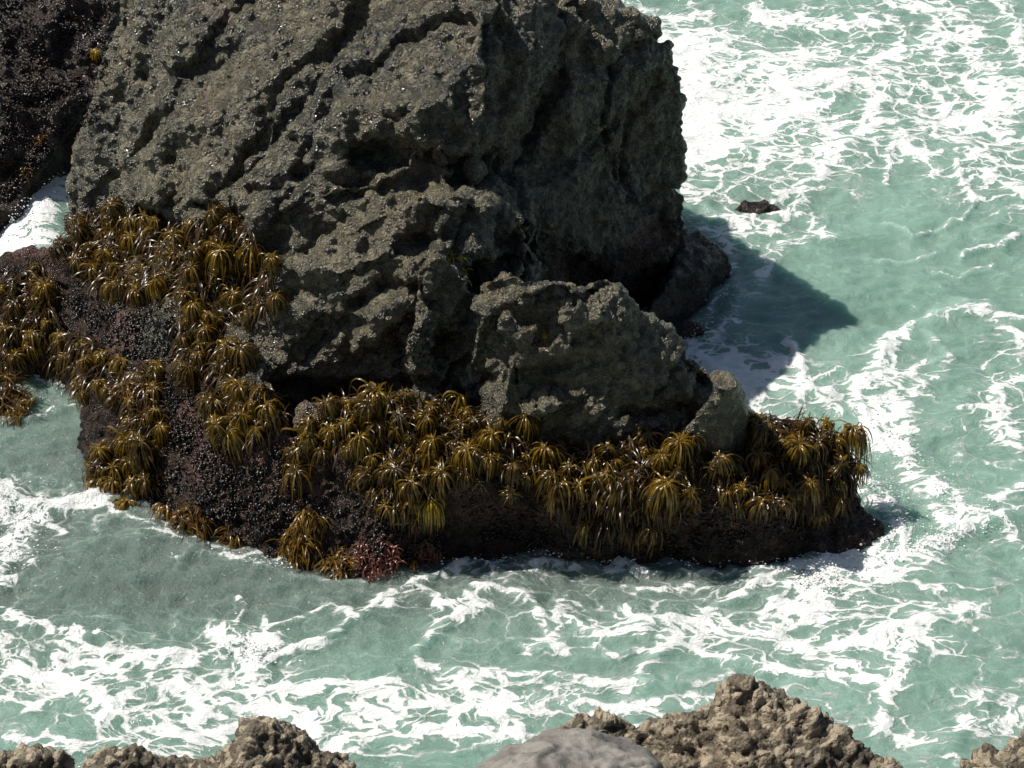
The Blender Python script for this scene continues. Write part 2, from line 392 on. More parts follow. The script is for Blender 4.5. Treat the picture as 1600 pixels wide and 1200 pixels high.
back_rock = small_rock('shadowed_rock', [[P(-400,420,0), P(-40,400,0), P(-5,330,.1), P(55,258,.1), P(95,240,.1), P(190,200,.3), P(-20,270,.5), P(0,100,1.3), P(180,110,1.2), P(-300,-50,2.3), P(220,-60,2.1), W(-12,11,3), W(-3.4,11,3), P(-500,200,1.5)],
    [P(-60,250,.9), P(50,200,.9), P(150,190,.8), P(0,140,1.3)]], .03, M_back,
    'black wet rock with deep shade put into its colour, behind the left flank of the big rock', 'rock', 300, 1.3)
nub = small_rock('tidal_rock', [[P(1055,365,.55), P(1090,358,.5), P(1140,395,.3), P(1142,420,0), P(1085,480,.05), P(1010,500,.4), P(1050,430,.6)]], .02, M_back,
    'low dark weedy rock at the right foot of the cliff, awash', 'rock', 320, .6)
nub2 = small_rock('tidal_rock', [[P(1040,505,.15), P(1085,500,.2), P(1105,515,.05), P(1080,530,0), P(1040,528,.05)]], .02, M_back,
    'small black rock just clear of the shaded foam below the dark foot rock', 'rock', 330, .4)
end_rock = small_rock('tidal_rock', [[P(1250,790,.4), P(1330,775,.3), P(1385,820,.12), P(1392,862,-.08), P(1310,885,-.08), P(1240,860,0)]], .02, M_back,
    'low black rock with water sheeting off it, at the right tip under the sea palms', 'rock', 340, .5)

wash_rock = small_rock('tidal_rock', [[P(1146,328,0), P(1160,309,.16), P(1200,309,.17), P(1226,326,.04), P(1185,334,.05)]], .02, M_back,
    'low brown weedy rock awash in the green surf, well right of the cliff', 'rock', 350, .25)
left_stone = small_rock('tidal_rock', [[P(-40,650,0), P(-20,602,.22), P(20,600,.2), P(48,618,.12), P(42,652,.0)]], .02, M_back,
    'low weed-covered rock at the left edge, below the thin white foam line', 'rock', 360, .3)

# ------------------------------------------------------------------ near crags on the viewer's cliff (about 14 m from the camera)
def Q(u, v, dist):
    return CAM+RAY(u, v)*dist
def crag(name, sil, d0, mat, label, seed, voxel=.016, amp=.7, depth=1.2, floor=2.0, peb=True, extra=()):
    """sil: outline of the crest in the photo; the body runs towards the viewer and down the cliff from there"""
    blks = []
    for i in range(len(sil)-1):
        (a, b), (c, d) = sil[i][:2], sil[i+1][:2]
        pts = [Q(a, b, d0), Q(c, d, d0)]
        pts += [p+np.array([0, -depth*.7, -depth*.35]) for p in pts]+[p+np.array([0, .35, -.5]) for p in pts]
        blks.append(pts)
    for e in extra: blks.append([Q(*p) for p in e])
    return small_rock(name, blks, voxel, mat, label, 'rock', seed, amp, peb, floor)
c1 = crag('crag', [(-60,1185), (15,1178), (60,1172), (88,1180), (98,1215)], 14.5, M_crag, 'brown pebbly rock tip in the bottom left corner', 400)
c2 = crag('crag', [(130,1215), (160,1182), (215,1180), (240,1190), (290,1192), (310,1215)], 14.3, M_crag, 'low brown pebbly rock crest, between the corner tip and the larger pebbly knob', 420)
c3 = crag('crag', [(290,1205), (345,1180), (385,1135), (425,1128), (455,1150), (490,1172), (530,1215)], 14.2, M_crag, 'brown pebbly knob of rock at the bottom edge, left of the smooth boulder', 440)
c4 = crag('crag', [(850,1170), (900,1115), (960,1110), (1000,1128), (1060,1120), (1100,1105), (1130,1075), (1150,1054), (1190,1060), (1230,1090), (1290,1130), (1340,1165), (1400,1215)], 14.0, M_crag,
    'largest brown pebbly crag, peaked, at the bottom edge right of centre', 460, amp=.6)
c5 = crag('crag', [(1520,1215), (1555,1180), (1600,1165), (1700,1130)], 14.0, M_crag, 'brown pebbly rock tip in the bottom right corner', 480)
def boulder():
    blks = [[Q(735,1215,13.2), Q(800,1168,13.3), Q(860,1148,13.4), Q(940,1148,13.4), Q(985,1164,13.35), Q(1025,1195,13.2), Q(1030,1230,13.0), Q(760,1260,12.6), Q(900,1260,12.5), Q(1020,1270,12.6), Q(860,1180,13.0)]]
    o = hull_mesh(blks, .014, 'boulder', zfloor=5.2); me = o.data; smooth(me, 25)
    v = getv(me); n = getn(me)
    cr = sstep(.93, .99, 1-np.abs(vnoise(v*np.array([1.5, 3, 3])+2, 500)))*.8
    d = .05*fbm(v*2, 4, 510)-.03*cr+.05*ridged(v*np.array([2.4, 5, 5]), 5, 520, .65)+.014*fbm(v*18, 3, 530)
    setv(me, v+n*d[:, None]); attr(me, 'crack', cr*.7); shade_smooth(me); me.materials.append(M_granite)
    tag(o, 'smooth pale grey cracked boulder at the bottom edge, beside the largest pebbly crag', 'boulder')
boulder()
# the cliff those crags stand on, below and beneath the picture's lower edge
def cliff():
    xs = np.linspace(-16, 16, 220); ys = np.linspace(-26, -8.7, 130); X, Y = np.meshgrid(xs, ys)
    p = np.stack([X.ravel(), Y.ravel(), np.zeros(X.size)], 1)
    t = sstep(-8.8, -21, p[:, 1]); z = -1.2+t*13.2+.35*fbm(p*.7, 4, 600)*sstep(-8.8, -10, p[:, 1])
    z = np.minimum(z, -1.2+(-8.7-p[:, 1])*1.02)+.1*fbm(p*2.5, 3, 610)-.25
    p[:, 2] = z; nx, ny = len(xs), len(ys)
    f = [(j*nx+i, j*nx+i+1, (j+1)*nx+i+1, (j+1)*nx+i) for j in range(ny-1) for i in range(nx-1)]
    me = bpy.data.meshes.new('cliff_ground'); me.from_pydata(p.tolist(), [], f); attr(me, 'peb', RNG.random(len(p)))
    o = bpy.data.objects.new('cliff_ground', me); COL.objects.link(o); shade_smooth(me); me.materials.append(M_crag); o['kind'] = 'structure'
cliff()

# ------------------------------------------------------------------ the sea
def axis(lo, hi, step, far, grow=1.12):
    a = list(np.arange(lo, hi+1e-6, step)); s = step
    while a[-1] < far: s *= grow; a.append(a[-1]+s)
    s = step
    while a[0] > -far: s *= grow; a.insert(0, a[0]-s)
    return np.array(a)
gx = axis(-7.6, 7.9, .03, 400); gy = axis(-8.0, 11.0, .034, 500)
X, Y = np.meshgrid(gx, gy); wp = np.stack([X.ravel(), Y.ravel(), np.zeros(X.size)], 1)
# foam: strokes (pixel path, half width px, strength) laid on the water plane
S = [
 ([(1062,95),(1095,150),(1092,200),(1072,250)], 36, 1.3), ([(1075,130),(1150,175),(1240,150)], 24, .9), ([(985,30),(1050,60),(1120,70)], 26, .9),
 ([(940,0),(1000,35),(1080,30)], 18, .8), ([(1180,14),(1240,30),(1310,37),(1370,38)], 9, 1.1), ([(1130,120),(1210,110),(1290,80)], 18, .8),
 ([(1200,150),(1270,125),(1350,130),(1400,138)], 15, .9), ([(1370,5),(1440,12),(1500,30)], 9, .9), ([(1400,85),(1450,60),(1530,55)], 12, .8),
 ([(1075,275),(1180,220),(1290,160),(1400,80)], 10, .8), ([(1460,50),(1470,10)], 8, .7), ([(1560,5),(1590,60),(1600,90)], 8, .8),
 ([(1500,60),(1540,120),(1600,150)], 8, .6), ([(1520,190),(1560,160),(1600,165)], 14, .8), ([(1480,170),(1530,200),(1580,210)], 9, .7),
 ([(1380,150),(1350,215),(1300,240),(1260,300)], 12, .8), ([(1400,215),(1440,245),(1460,270)], 12, .8), ([(1480,220),(1520,240),(1600,265)], 7, .8),
 ([(1390,220),(1395,260),(1385,290)], 5, .9), ([(1500,260),(1510,300),(1520,315)], 6, 1.1), ([(1520,315),(1500,345),(1450,370),(1430,372),(1380,350)], 3, 1),
 ([(1550,275),(1600,300)], 8, .7), ([(1500,400),(1550,385),(1585,370)], 5, 1.1), ([(1370,410),(1420,405),(1460,400)], 3, .8), ([(1460,425),(1500,430),(1560,412)], 3, .8),
 ([(1070,300),(1120,340),(1190,350),(1240,330),(1290,270)], 7, .75), ([(1130,340),(1160,350),(1210,360)], 8, .8), ([(1215,310),(1250,300),(1270,330)], 6, .7),
 ([(1220,390),(1265,370),(1300,370),(1270,350)], 9, .9), ([(1240,260),(1300,230)], 10, .6), ([(1075,230),(1160,250),(1250,250)], 6, .6),
 ([(1200,405),(1185,450),(1150,490),(1120,520),(1070,545)], 12, .9), ([(1150,440),(1175,470)], 10, .6), ([(1060,545),(1100,565),(1140,600),(1180,612)], 22, 1.0),
 ([(1120,560),(1200,600),(1260,615),(1300,620)], 14, .9), ([(1235,540),(1245,575),(1255,600),(1290,625),(1315,645)], 8, 1.2), ([(1250,600),(1290,590),(1310,580)], 4, .9),
 ([(1200,560),(1220,570)], 8, 1), ([(1260,650),(1300,680),(1330,700)], 9, .6), ([(1180,640),(1260,660)], 12, .6),
 ([(1540,487),(1490,486),(1440,505),(1400,535),(1375,570),(1350,605),(1345,640),(1365,670),(1380,700)], 12, 1.25), ([(1600,500),(1540,490),(1480,488)], 7, 1.0), ([(1445,515),(1480,560),(1470,590),(1430,610)], 9, .75), ([(1385,555),(1370,620),(1395,690)], 18, .8),
 ([(1405,640),(1400,690),(1420,730),(1460,760),(1500,790),(1540,815)], 16, 1.0), ([(1340,660),(1400,720),(1440,770),(1490,820)], 9, .8), ([(1400,600),(1440,570),(1480,555)], 8, .7),
 ([(1560,500),(1600,530)], 9, .7), ([(1600,590),(1560,610),(1550,640),(1590,680),(1600,690)], 11, .8), ([(1540,640),(1560,680),(1600,710)], 10, .7), ([(1430,620),(1500,640),(1560,640)], 3, .6),
 ([(1415,870),(1450,855),(1490,840),(1520,820),(1560,815)], 12, 1.4), ([(1560,820),(1600,850)], 8, .8), ([(1560,780),(1600,760)], 12, .6),
 ([(1280,950),(1260,910),(1300,895),(1370,890),(1420,870)], 20, 1.0), ([(1330,905),(1400,890),(1450,870)], 18, .9), ([(1200,900),(1300,870),(1390,858)], 10, .8),
 ([(1340,740),(1385,770),(1405,810),(1410,850),(1400,875)], 7, 1.2), ([(1330,765),(1370,790),(1390,830)], 4, .7), ([(1280,840),(1330,850),(1370,860)], 10, .8),
 ([(1100,960),(1150,935),(1200,905),(1260,880)], 6, .8), ([(1200,950),(1230,920),(1280,900)], 4, .8), ([(1000,925),(1050,925),(1080,915)], 6, .8),
 ([(740,890),(790,855),(850,842),(920,850)], 7, .8), ([(830,850),(880,865),(940,860),(985,880),(995,890)], 9, .8), ([(860,880),(830,890),(790,900)], 5, .6),
 ([(420,1035),(500,1012),(550,980),(590,945),(640,918),(690,895),(740,870)], 7, 1.15), ([(560,960),(600,955),(650,925)], 9, .7), ([(650,1025),(680,995),(725,965)], 9, 1.1),
 ([(670,920),(690,945),(750,950),(740,965)], 9, .9), ([(730,935),(750,955)], 4, .9), ([(740,920),(800,935),(830,950),(860,1000),(830,1018),(880,1012)], 8, 1.0),
 ([(500,945),(540,960),(560,980)], 5, .9), ([(375,935),(385,945),(360,990)], 4, .9), ([(430,985),(470,975),(500,955)], 4, .9), ([(420,965),(420,1000),(400,1010)], 5, .9),
 ([(875,960),(915,990),(960,1000),(1000,985),(1000,1000)], 9, .9), ([(980,960),(1000,980),(1060,970),(1100,965)], 10, .8), ([(930,1010),(960,1030),(1000,1020)], 5, .8),
 ([(1040,1000),(1100,1000),(1080,975)], 10, .9), ([(1000,1060),(1030,1020),(1060,1000)], 12, 1), ([(1100,980),(1200,990),(1260,1020),(1350,1010),(1430,970),(1540,955)], 12, .85),
 ([(650,1042),(720,1055),(800,1062),(860,1055),(950,1070),(1020,1065)], 8, 1.1), ([(700,1060),(760,1085),(840,1090),(930,1080)], 14, .55), ([(880,1090),(960,1110),(1040,1095),(1100,1090)], 16, .8),
 ([(1020,1000),(1120,1030),(1200,1050),(1300,1060),(1400,1080)], 8, .8), ([(1260,1010),(1310,1040),(1400,1060)], 10, .7), ([(1430,965),(1420,1030),(1400,1080),(1380,1120),(1375,1150)], 11, .9),
 ([(1440,1000),(1500,1010)], 16, .5), ([(1500,1130),(1540,1150),(1600,1120)], 12, .6), ([(1520,1100),(1545,1140)], 8, .7), ([(1400,1160),(1480,1180)], 12, .5),
 ([(340,1000),(380,1005),(425,1020)], 20, 1.1), ([(400,1030),(395,1080),(430,1110),(480,1130),(500,1180),(490,1200)], 17, 1.0), ([(430,1085),(520,1072),(600,1075),(660,1100),(760,1105),(840,1110)], 13, .95),
 ([(500,1120),(600,1110),(660,1140),(760,1150),(800,1150)], 12, .9), ([(500,1190),(580,1150),(640,1160)], 15, .8), ([(200,1040),(250,1020),(310,1025),(290,1045)], 7, .8),
 ([(280,1045),(290,1080),(320,1110),(310,1130)], 9, .8), ([(240,1060),(280,1080)], 7, .5), ([(0,955),(40,965),(90,990),(150,1000),(170,1020)], 8, 1), ([(110,985),(90,1020),(95,1050)], 6, .8),
 ([(0,1010),(50,1060),(110,1070)], 22, .9), ([(130,1080),(160,1100),(170,1120)], 17, 1.1), ([(40,1110),(100,1090),(120,1080)], 9, .9), ([(0,1160),(80,1170),(200,1160),(300,1180)], 10, .7),
 ([(110,1000),(150,1030),(200,1060)], 8, .7), ([(240,1120),(270,1150),(250,1170)], 12, .7), ([(0,1090),(40,1100)], 12, .5), ([(300,1150),(380,1130)], 8, .6),
 ([(0,770),(50,790),(100,795),(160,780)], 12, 1.15), ([(0,790),(5,760)], 18, 1.5), ([(20,860),(35,830),(60,815)], 15, 1.3), ([(0,895),(20,870)], 10, 1.2), ([(60,820),(100,835)], 5, .9), ([(0,915),(30,905),(50,890)], 7, .9),
 ([(0,565),(30,585),(100,600),(165,597)], 9, 1.5), ([(0,655),(40,660),(90,640)], 4, 1.0), ([(0,560),(10,575)], 8, 1), ([(100,605),(190,640)], 5, .7), ([(95,275),(60,330),(35,380),(20,420)], 30, 1.4), ([(60,300),(30,350)], 25, 1.3), ([(100,275),(75,330),(50,390)], 24, 1.3),
 ([(150,792),(250,840),(350,872),(450,892),(560,912)], 5, .75), ([(700,885),(860,876),(1000,892),(1200,888),(1390,868)], 5, .8), ([(1075,505),(1110,490),(1150,425),(1140,385),(1090,350)], 6, .7),
 ([(1340,760),(1380,790),(1395,830),(1380,862)], 7, .95), ([(1335,735),(1400,780),(1425,830),(1410,868)], 4, .85), ([(0,600),(60,625),(150,640)], 5, .7),
 ([(180,795),(260,830),(350,860),(470,880)], 5, .55), ([(330,868),(400,865),(450,870)], 3, .8), ([(270,880),(300,860),(310,870)], 4, .9),
]
B = [(1150,110,130,110,.30), (1450,70,200,80,.30), (1150,240,130,90,.28), (1350,210,210,70,.27), (1540,180,90,80,.33), (1190,350,90,40,.25), (1560,290,70,60,.25), (1130,560,100,45,.3),
     (1560,610,80,100,.28), (1390,620,60,80,.3), (1470,700,90,60,.1), (1290,920,200,50,.2), (1100,1000,320,60,.26), (780,970,160,60,.16), (120,1050,220,80,.26), (380,1060,170,70,.2), (680,1110,260,60,.24),
     (350,1160,300,50,.24), (1350,1000,150,60,.2), (1400,800,200,120,.12), (1200,600,120,60,.15), (1450,1080,200,80,.12), (1540,1140,80,50,.2), (50,800,110,60,.25),
     (1400,370,120,45,-.3), (1330,480,240,50,-.45), (1480,590,50,50,-.25), (1460,700,60,60,-.2), (1440,1070,50,50,-.2), (300,920,260,60,-.25), (560,1010,140,35,-.25), (800,1010,100,35,-.2), (950,1035,70,25,-.25), (1420,800,30,40,-.4), (1180,1130,400,60,.05), (120,690,180,70,-.3), (650,1010,60,30,-.1)]
in_view = (np.abs(wp[:, 0]) < 9)&(wp[:, 1] > -9)&(wp[:, 1] < 14)
vi = np.where(in_view)[0]; pu, pv = proj(wp[vi])
jit = np.stack([fbm(wp[vi]*1.6, 3, 700), fbm(wp[vi]*1.6, 3, 710)], 1); jf = np.stack([fbm(wp[vi]*5, 2, 720), fbm(wp[vi]*5, 2, 730)], 1)
pu = pu+jit[:, 0]*16+jf[:, 0]*8; pv = pv+jit[:, 1]*11+jf[:, 1]*5
dens = np.full(len(wp), .12); dv = np.full(len(vi), .04); crest = np.zeros(len(vi))
for (cu, cv, ru, rv, a) in B: dv += a*np.exp(-((pu-cu)/ru)**2-((pv-cv)/rv)**2)
ks = np.zeros(len(vi))
for pts, wd, a in S:
    best = np.full(len(vi), 1e9)
    for (x0, y0), (x1, y1) in zip(pts[:-1], pts[1:]):
        # vertical distances count more: the water plane is seen aslant
        dx, dy = x1-x0, (y1-y0)*1.35; L = dx*dx+dy*dy+1e-6
        t = np.clip(((pu-x0)*dx+((pv-y0)*1.35)*dy)/L, 0, 1)
        best = np.minimum(best, (pu-x0-t*dx)**2+((pv-y0)*1.35-t*dy)**2)
    g = a*np.exp(-best/(wd*1.25)**2); ks = np.maximum(ks, g)
    crest = np.maximum(crest, np.clip(a-.75, 0, .6)*np.exp(-best/(wd*1.3)**2))
dv = np.clip(dv, -.6, .5)
ksn = ks*(.72+.5*np.clip(jf[:, 0]+.4*jit[:, 0]+.3, -.4, .8)); dens[vi] = dv-.03+ksn*.72
dens[~in_view] = .3+.25*fbm(wp[~in_view]*.2, 2, 740)
milk = np.zeros(len(wp)); milk[vi] = np.clip(.25*np.clip(dv, 0, 1)+.5*ks, 0, 1)*sstep(300, 900, proj(wp[vi])[0])
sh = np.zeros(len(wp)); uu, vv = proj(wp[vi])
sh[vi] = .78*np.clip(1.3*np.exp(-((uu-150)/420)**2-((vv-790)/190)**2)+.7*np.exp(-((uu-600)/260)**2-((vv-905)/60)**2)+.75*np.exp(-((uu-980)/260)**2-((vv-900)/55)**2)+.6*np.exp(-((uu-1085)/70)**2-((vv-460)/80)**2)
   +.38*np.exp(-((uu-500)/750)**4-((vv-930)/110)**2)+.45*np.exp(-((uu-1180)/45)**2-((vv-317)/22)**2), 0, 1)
z = .16*fbm(wp*np.array([.4, .6, 1]), 3, 800)+.06*ridged(wp*np.array([.8, 1.3, 1]), 3, 810)+.02*fbm(wp*4, 3, 820)
chop = ridged(wp*np.array([1.9, 2.9, 1])+.4*np.stack([fbm(wp*1.1, 2, 830), fbm(wp*1.1, 2, 831), 0*wp[:, 0]], 1), 4, 832, .6)-.5
z += .045*chop; z[vi] += .035*chop[vi]*sh[vi]+.02*fbm(wp[vi]*9, 3, 840)*sh[vi]
z[vi] += .06*crest*(.6+jf[:, 1])+.03*ks
z[vi] += .10*np.exp(-((uu-60)/60)**2-((vv-330)/70)**2)*2.2
z[vi] += .25*np.exp(-((uu-1370)/45)**2-((vv-800)/60)**2)*0
wp[:, 2] = z-.03
nx, ny = len(gx), len(gy)
idx = np.arange(nx*ny).reshape(ny, nx)
quads = np.stack([idx[:-1, :-1], idx[:-1, 1:], idx[1:, 1:], idx[1:, :-1]], -1).reshape(-1, 4)
me = bpy.data.meshes.new('sea_water'); me.vertices.add(len(wp)); me.vertices.foreach_set('co', wp.astype(np.float32).ravel())
me.loops.add(quads.size); me.loops.foreach_set('vertex_index', quads.astype(np.int32).ravel())
me.polygons.add(len(quads)); me.polygons.foreach_set('loop_start', np.arange(0, quads.size, 4, dtype=np.int32)); me.polygons.foreach_set('loop_total', np.full(len(quads), 4, np.int32))
me.update(calc_edges=True); me.validate(); shade_smooth(me)
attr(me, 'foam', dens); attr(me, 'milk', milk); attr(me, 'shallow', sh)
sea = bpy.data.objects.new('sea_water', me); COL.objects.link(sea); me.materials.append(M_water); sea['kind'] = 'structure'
print('water verts', len(wp))

# ------------------------------------------------------------------ finding the rock surface
bpy.context.view_layer.update()
def hit(o, org, d):
    ok, loc, nor, _ = o.ray_cast(Vector(org), Vector(d)); return (np.array(loc), np.array(nor)) if ok else None
def pick(u, v, objs):
    best = None; d = RAY(u, v)
    for o in objs:
        h = hit(o, CAM, d)
        if h and (best is None or np.linalg.norm(h[0]-CAM) < np.linalg.norm(best[0]-CAM)): best = h
    return best

# ------------------------------------------------------------------ sea palms
def ribbons(curves, widths, name, mat, parent=None, fold=.25):
    """curves: list of (n,3) arrays; a curved, folded blade along each"""
    V = []; F = []
    for c, wd in zip(curves, widths):
        c = np.asarray(c); n_ = len(c); tg = np.gradient(c, axis=0); tg /= np.linalg.norm(tg, axis=1)[:, None]+1e-9
        side = np.cross(tg, [0, 0, 1.0]); side += 1e-4; side /= np.linalg.norm(side, axis=1)[:, None]
        tw = random.uniform(-.9, .9); nrm = np.cross(side, tg)
        side = side*math.cos(tw)+nrm*math.sin(tw); nrm = np.cross(side, tg)
        prof = np.array([.35, .9, 1, .95, .8, .5, .06]); prof = np.interp(np.linspace(0, 1, n_), np.linspace(0, 1, 7), prof)*wd/2
        b = len(V)
        for i in range(n_):
            V += [c[i]-side[i]*prof[i], c[i]+nrm[i]*prof[i]*fold, c[i]+side[i]*prof[i]]
        for i in range(n_-1):
            k = b+3*i; F += [(k, k+1, k+4, k+3), (k+1, k+2, k+5, k+4)]
    me = bpy.data.meshes.new(name); me.from_pydata([tuple(p) for p in V], [], F); shade_smooth(me); me.materials.append(mat)
    o = bpy.data.objects.new(name, me); COL.objects.link(o)
    if parent: o.parent = parent
    return o
def tube(path, radii, name, mat, parent, k=7):
    path = np.asarray(path, float); V = []; F = []
    tg = np.gradient(path, axis=0); tg /= np.linalg.norm(tg, axis=1)[:, None]
    for i, p in enumerate(path):
        a = np.cross(tg[i], [.3, 1, .1]); a /= np.linalg.norm(a); b = np.cross(tg[i], a)
        for j in range(k):
            th = 2*math.pi*j/k; V.append(tuple(p+radii[i]*(a*math.cos(th)+b*math.sin(th))))
    for i in range(len(path)-1):
        for j in range(k): F.append((i*k+j, i*k+(j+1) % k, (i+1)*k+(j+1) % k, (i+1)*k+j))
    F.append(tuple(range(k))[::-1]); F.append(tuple(range((len(path)-1)*k, len(path)*k)))
    me = bpy.data.meshes.new(name); me.from_pydata(V, [], F); shade_smooth(me); me.materials.append(mat)
    o = bpy.data.objects.new(name, me); COL.objects.link(o); o.parent = parent; return o
def palm_curves(top, n, L0, spread, lean=(0, 0)):
    cs = []; ws = []; a0 = random.uniform(0, 6.28)
    for i in range(n):
        a = random.gauss(a0, 1.5); L = L0*random.uniform(.45, 1.25); el = random.uniform(.0, 1.1)
        d = np.array([math.cos(a)*math.cos(el)+lean[0], math.sin(a)*math.cos(el)+lean[1], math.sin(el)])
        p = np.array(top)+np.array([random.gauss(0, .012), random.gauss(0, .012), random.gauss(0, .01)]); c = [p.copy()]
        N = 9; st = L/N; g = random.uniform(.36, .6)
        wob = np.array([random.gauss(0, .06), random.gauss(0, .06), 0])
        for k in range(N):
            d = d+np.array([0, 0, -g])+wob; h = math.hypot(d[0], d[1])
            if k > 1: d[:2] *= spread-.16
            d /= np.linalg.norm(d); p = p+d*st; c.append(p.copy())
        cs.append(np.array(c)); ws.append(random.uniform(.008, .021))
    return cs, ws
def make_palm(h, n, L, lean=0, spread=.86, mat=M_frond, bend=None):
    root = bpy.data.objects.new('sea_palm', None); COL.objects.link(root); root.empty_display_size = .1
    ts = np.linspace(0, 1, 8)
    path = np.stack([lean*ts**2, 0*ts, h*ts], 1) if bend is None else np.asarray(bend)
    tube(path, np.linspace(.017, .011, len(path)), 'stipe', M_stipe, root)
    cs, ws = palm_curves(path[-1], n, L, spread)
    ribbons(cs, ws, 'frond_crown', mat, root)
    return root
protos = [make_palm(.22, 110, .36, .05), make_palm(.18, 80, .30, -.1), make_palm(.26, 120, .42, .12, .8), make_palm(.17, 60, .26, .06), make_palm(.2, 100, .46, .06, .74), make_palm(.15, 90, .32, -.12, .9), make_palm(.2, 45, .34, .1, .8), make_palm(.24, 130, .40, -.08, .76)]
used = set()
GROUPS = {}
def place_palm(u, v, label, group=None, scale=1, out=.5, proto=None, objs=None, drop=30):
    h = pick(u, v+drop, objs or [rock, end_rock, nub])
    if h is None:
        h = pick(u, v+drop+25, objs or [rock, end_rock, nub])
        if h is None: return None
    loc, nor = h
    pr = protos[random.randrange(len(protos))] if proto is None else proto
    if id(pr) in used:
        r = pr.copy(); COL.objects.link(r)
        for ch in pr.children:
            c = ch.copy(); COL.objects.link(c); c.parent = r
    else: r = pr; used.add(id(pr))
    r.location = Vector(loc-nor*.02)
    up = Vector((nor[0]*out, nor[1]*out, .9)).normalized()
    r.rotation_mode = 'QUATERNION'
    r.rotation_quaternion = up.to_track_quat('Z', 'Y') @ Matrix.Rotation(random.uniform(0, 6.28), 3, 'Z').to_quaternion()
    s = scale*random.uniform(.82, 1.15); r.scale = (s, s, s)
    tag(r, label, 'sea palm', group); return r
def inside(p, poly):
    x, y = p; c = False; j = len(poly)-1
    for i in range(len(poly)):
        if (poly[i][1] > y) != (poly[j][1] > y) and x < (poly[j][0]-poly[i][0])*(y-poly[i][1])/(poly[j][1]-poly[i][1])+poly[i][0]: c = not c
        j = i
    return c
REG = [
 ([(118,318),(200,312),(290,335),(285,420),(215,445),(150,430),(112,370)], 'golden brown sea palm in the crowd on the upper left ledge', 'sea palms on the upper left ledge', 24.5),
 ([(300,330),(340,315),(385,335),(430,400),(420,470),(350,490),(290,470),(275,400)], 'golden sea palm in the dense clump beside the pale lower rock face', 'sea palms beside the pale rock face', 24.5),
 ([(280,480),(350,490),(385,560),(350,580),(285,565)], 'drooping sea palm in the strip running down below the upper left clump', 'sea palms in the hanging strip', 25.5),
 ([(0,430),(65,395),(85,470),(70,540),(30,570),(0,560)], 'reddish brown wet sea palm crowded at the left edge of the picture', 'sea palms at the left edge', 25.5),
 ([(90,510),(150,510),(175,560),(130,600),(80,580)], 'wet brown sea palm above the thin white foam line near the left edge', 'sea palms above the left foam line', 25.5),
 ([(175,580),(245,555),(250,640),(245,760),(195,770),(145,755),(150,720),(195,650)], 'wet brown sea palm in the tall column beside the grey left-hand water', 'sea palms beside the grey water', 24.5),
 ([(325,600),(380,590),(460,605),(440,650),(400,680),(340,650)], 'sea palm in the short row over the pink crusted rock', 'sea palms over the pink crust', 26),
 ([(480,640),(560,605),(600,640),(560,690),(500,690),(455,740),(450,690)], 'bright golden sea palm at the left end of the middle kelp band', 'sea palms at the left of the middle band', 25.5),
 ([(570,605),(700,608),(760,640),(770,690),(700,730),(650,800),(600,770),(560,720)], 'brown sea palm in the thick heap in the middle of the kelp band', 'sea palms in the middle heap', 24.5),
 ([(770,640),(840,675),(880,690),(850,730),(790,720),(750,700)], 'brown sea palm hanging right below the foot of the rounded hump', 'sea palms below the hump', 24.5),
 ([(855,765),(890,700),(1000,655),(1075,665),(1090,700),(1060,760),(1000,825),(900,800)], 'brown sea palm in the band between the hump and the small pyramid rock', 'sea palms left of the pyramid rock', 25.5),
 ([(1095,705),(1165,690),(1175,650),(1240,632),(1290,655),(1335,690),(1335,745),(1290,785),(1130,765)], 'brown sea palm in the crowd on the right tip, beyond the small pyramid rock', 'sea palms on the right tip', 25.5),
]
cnt = 0
for poly, label, group, sp in REG:
    xs_ = [p[0] for p in poly]; ys_ = [p[1] for p in poly]; got = []
    for _ in range(2500):
        p = (random.uniform(min(xs_), max(xs_)), random.uniform(min(ys_), max(ys_)))
        if inside(p, poly) and all((p[0]-g[0])**2+((p[1]-g[1])*1.15)**2 > sp*sp for g in got):
            got.append(p)
    for p in got:
        if place_palm(p[0], p[1], label, group, random.uniform(.62, 1.05), out=random.uniform(.1, .45)): cnt += 1
print('palms', cnt)
SINGLE = [
 (753,742,'left of two small golden sea palms alone on the shadowed wall below the hump',.7), (790,742,'right of two small golden sea palms alone on the shadowed wall below the hump',.7),
 (565,712,'lone sea palm at the left edge of the middle heap, over bare rock',.75), (876,682,'single small yellow sea palm in the gap between the middle and right kelp bands',.7),
 (1233,745,'lone small sea palm hanging lowest under the right tip crowd',.75), (1120,718,'bright yellow-brown sea palm just below the foot of the small pyramid rock',.9),
 (1080,765,'tiny lone sea palm low on the dark wall under the right-hand band',.5), (470,720,'sea palm hanging by itself at the lower left end of the middle band',.9),
 (1325,680,'outermost sea palm at the right tip, fronds hanging over the green water',1.05), (1318,712,'sea palm with long dangling fronds, just under the outermost at right tip',1.1),
 (870,755,'lone umbrella-shaped sea palm at the lower left of the right-hand band',.95)]
for u, v, lab, s in SINGLE: place_palm(u, v, lab, None, s, out=.7)
place_palm(1178,622,'sea palm with dangling fronds outlined against white foam behind the pyramid rock',None,.8,out=.1,drop=38)
yel = make_palm(.15, 60, .24, 0, .8, M_pale); place_palm(150, 78, 'single bright yellow sea palm alone on the black shaded rock', None, .9, proto=yel, objs=[back_rock], drop=10)
bend = make_palm(.1, 60, .36, 0, .75, M_pale, bend=[(0,0,0),(.08,0,.0),(.17,0,.03),(.25,0,.1),(.31,0,.2),(.34,0,.27)])
h = pick(618, 812, [rock])
if h is not None:
    bend.location = Vector(h[0]+np.array([0, -.06, 0])); tag(bend, 'sea palm with a long bare stalk arching right, lowest of the middle heap', 'sea palm')
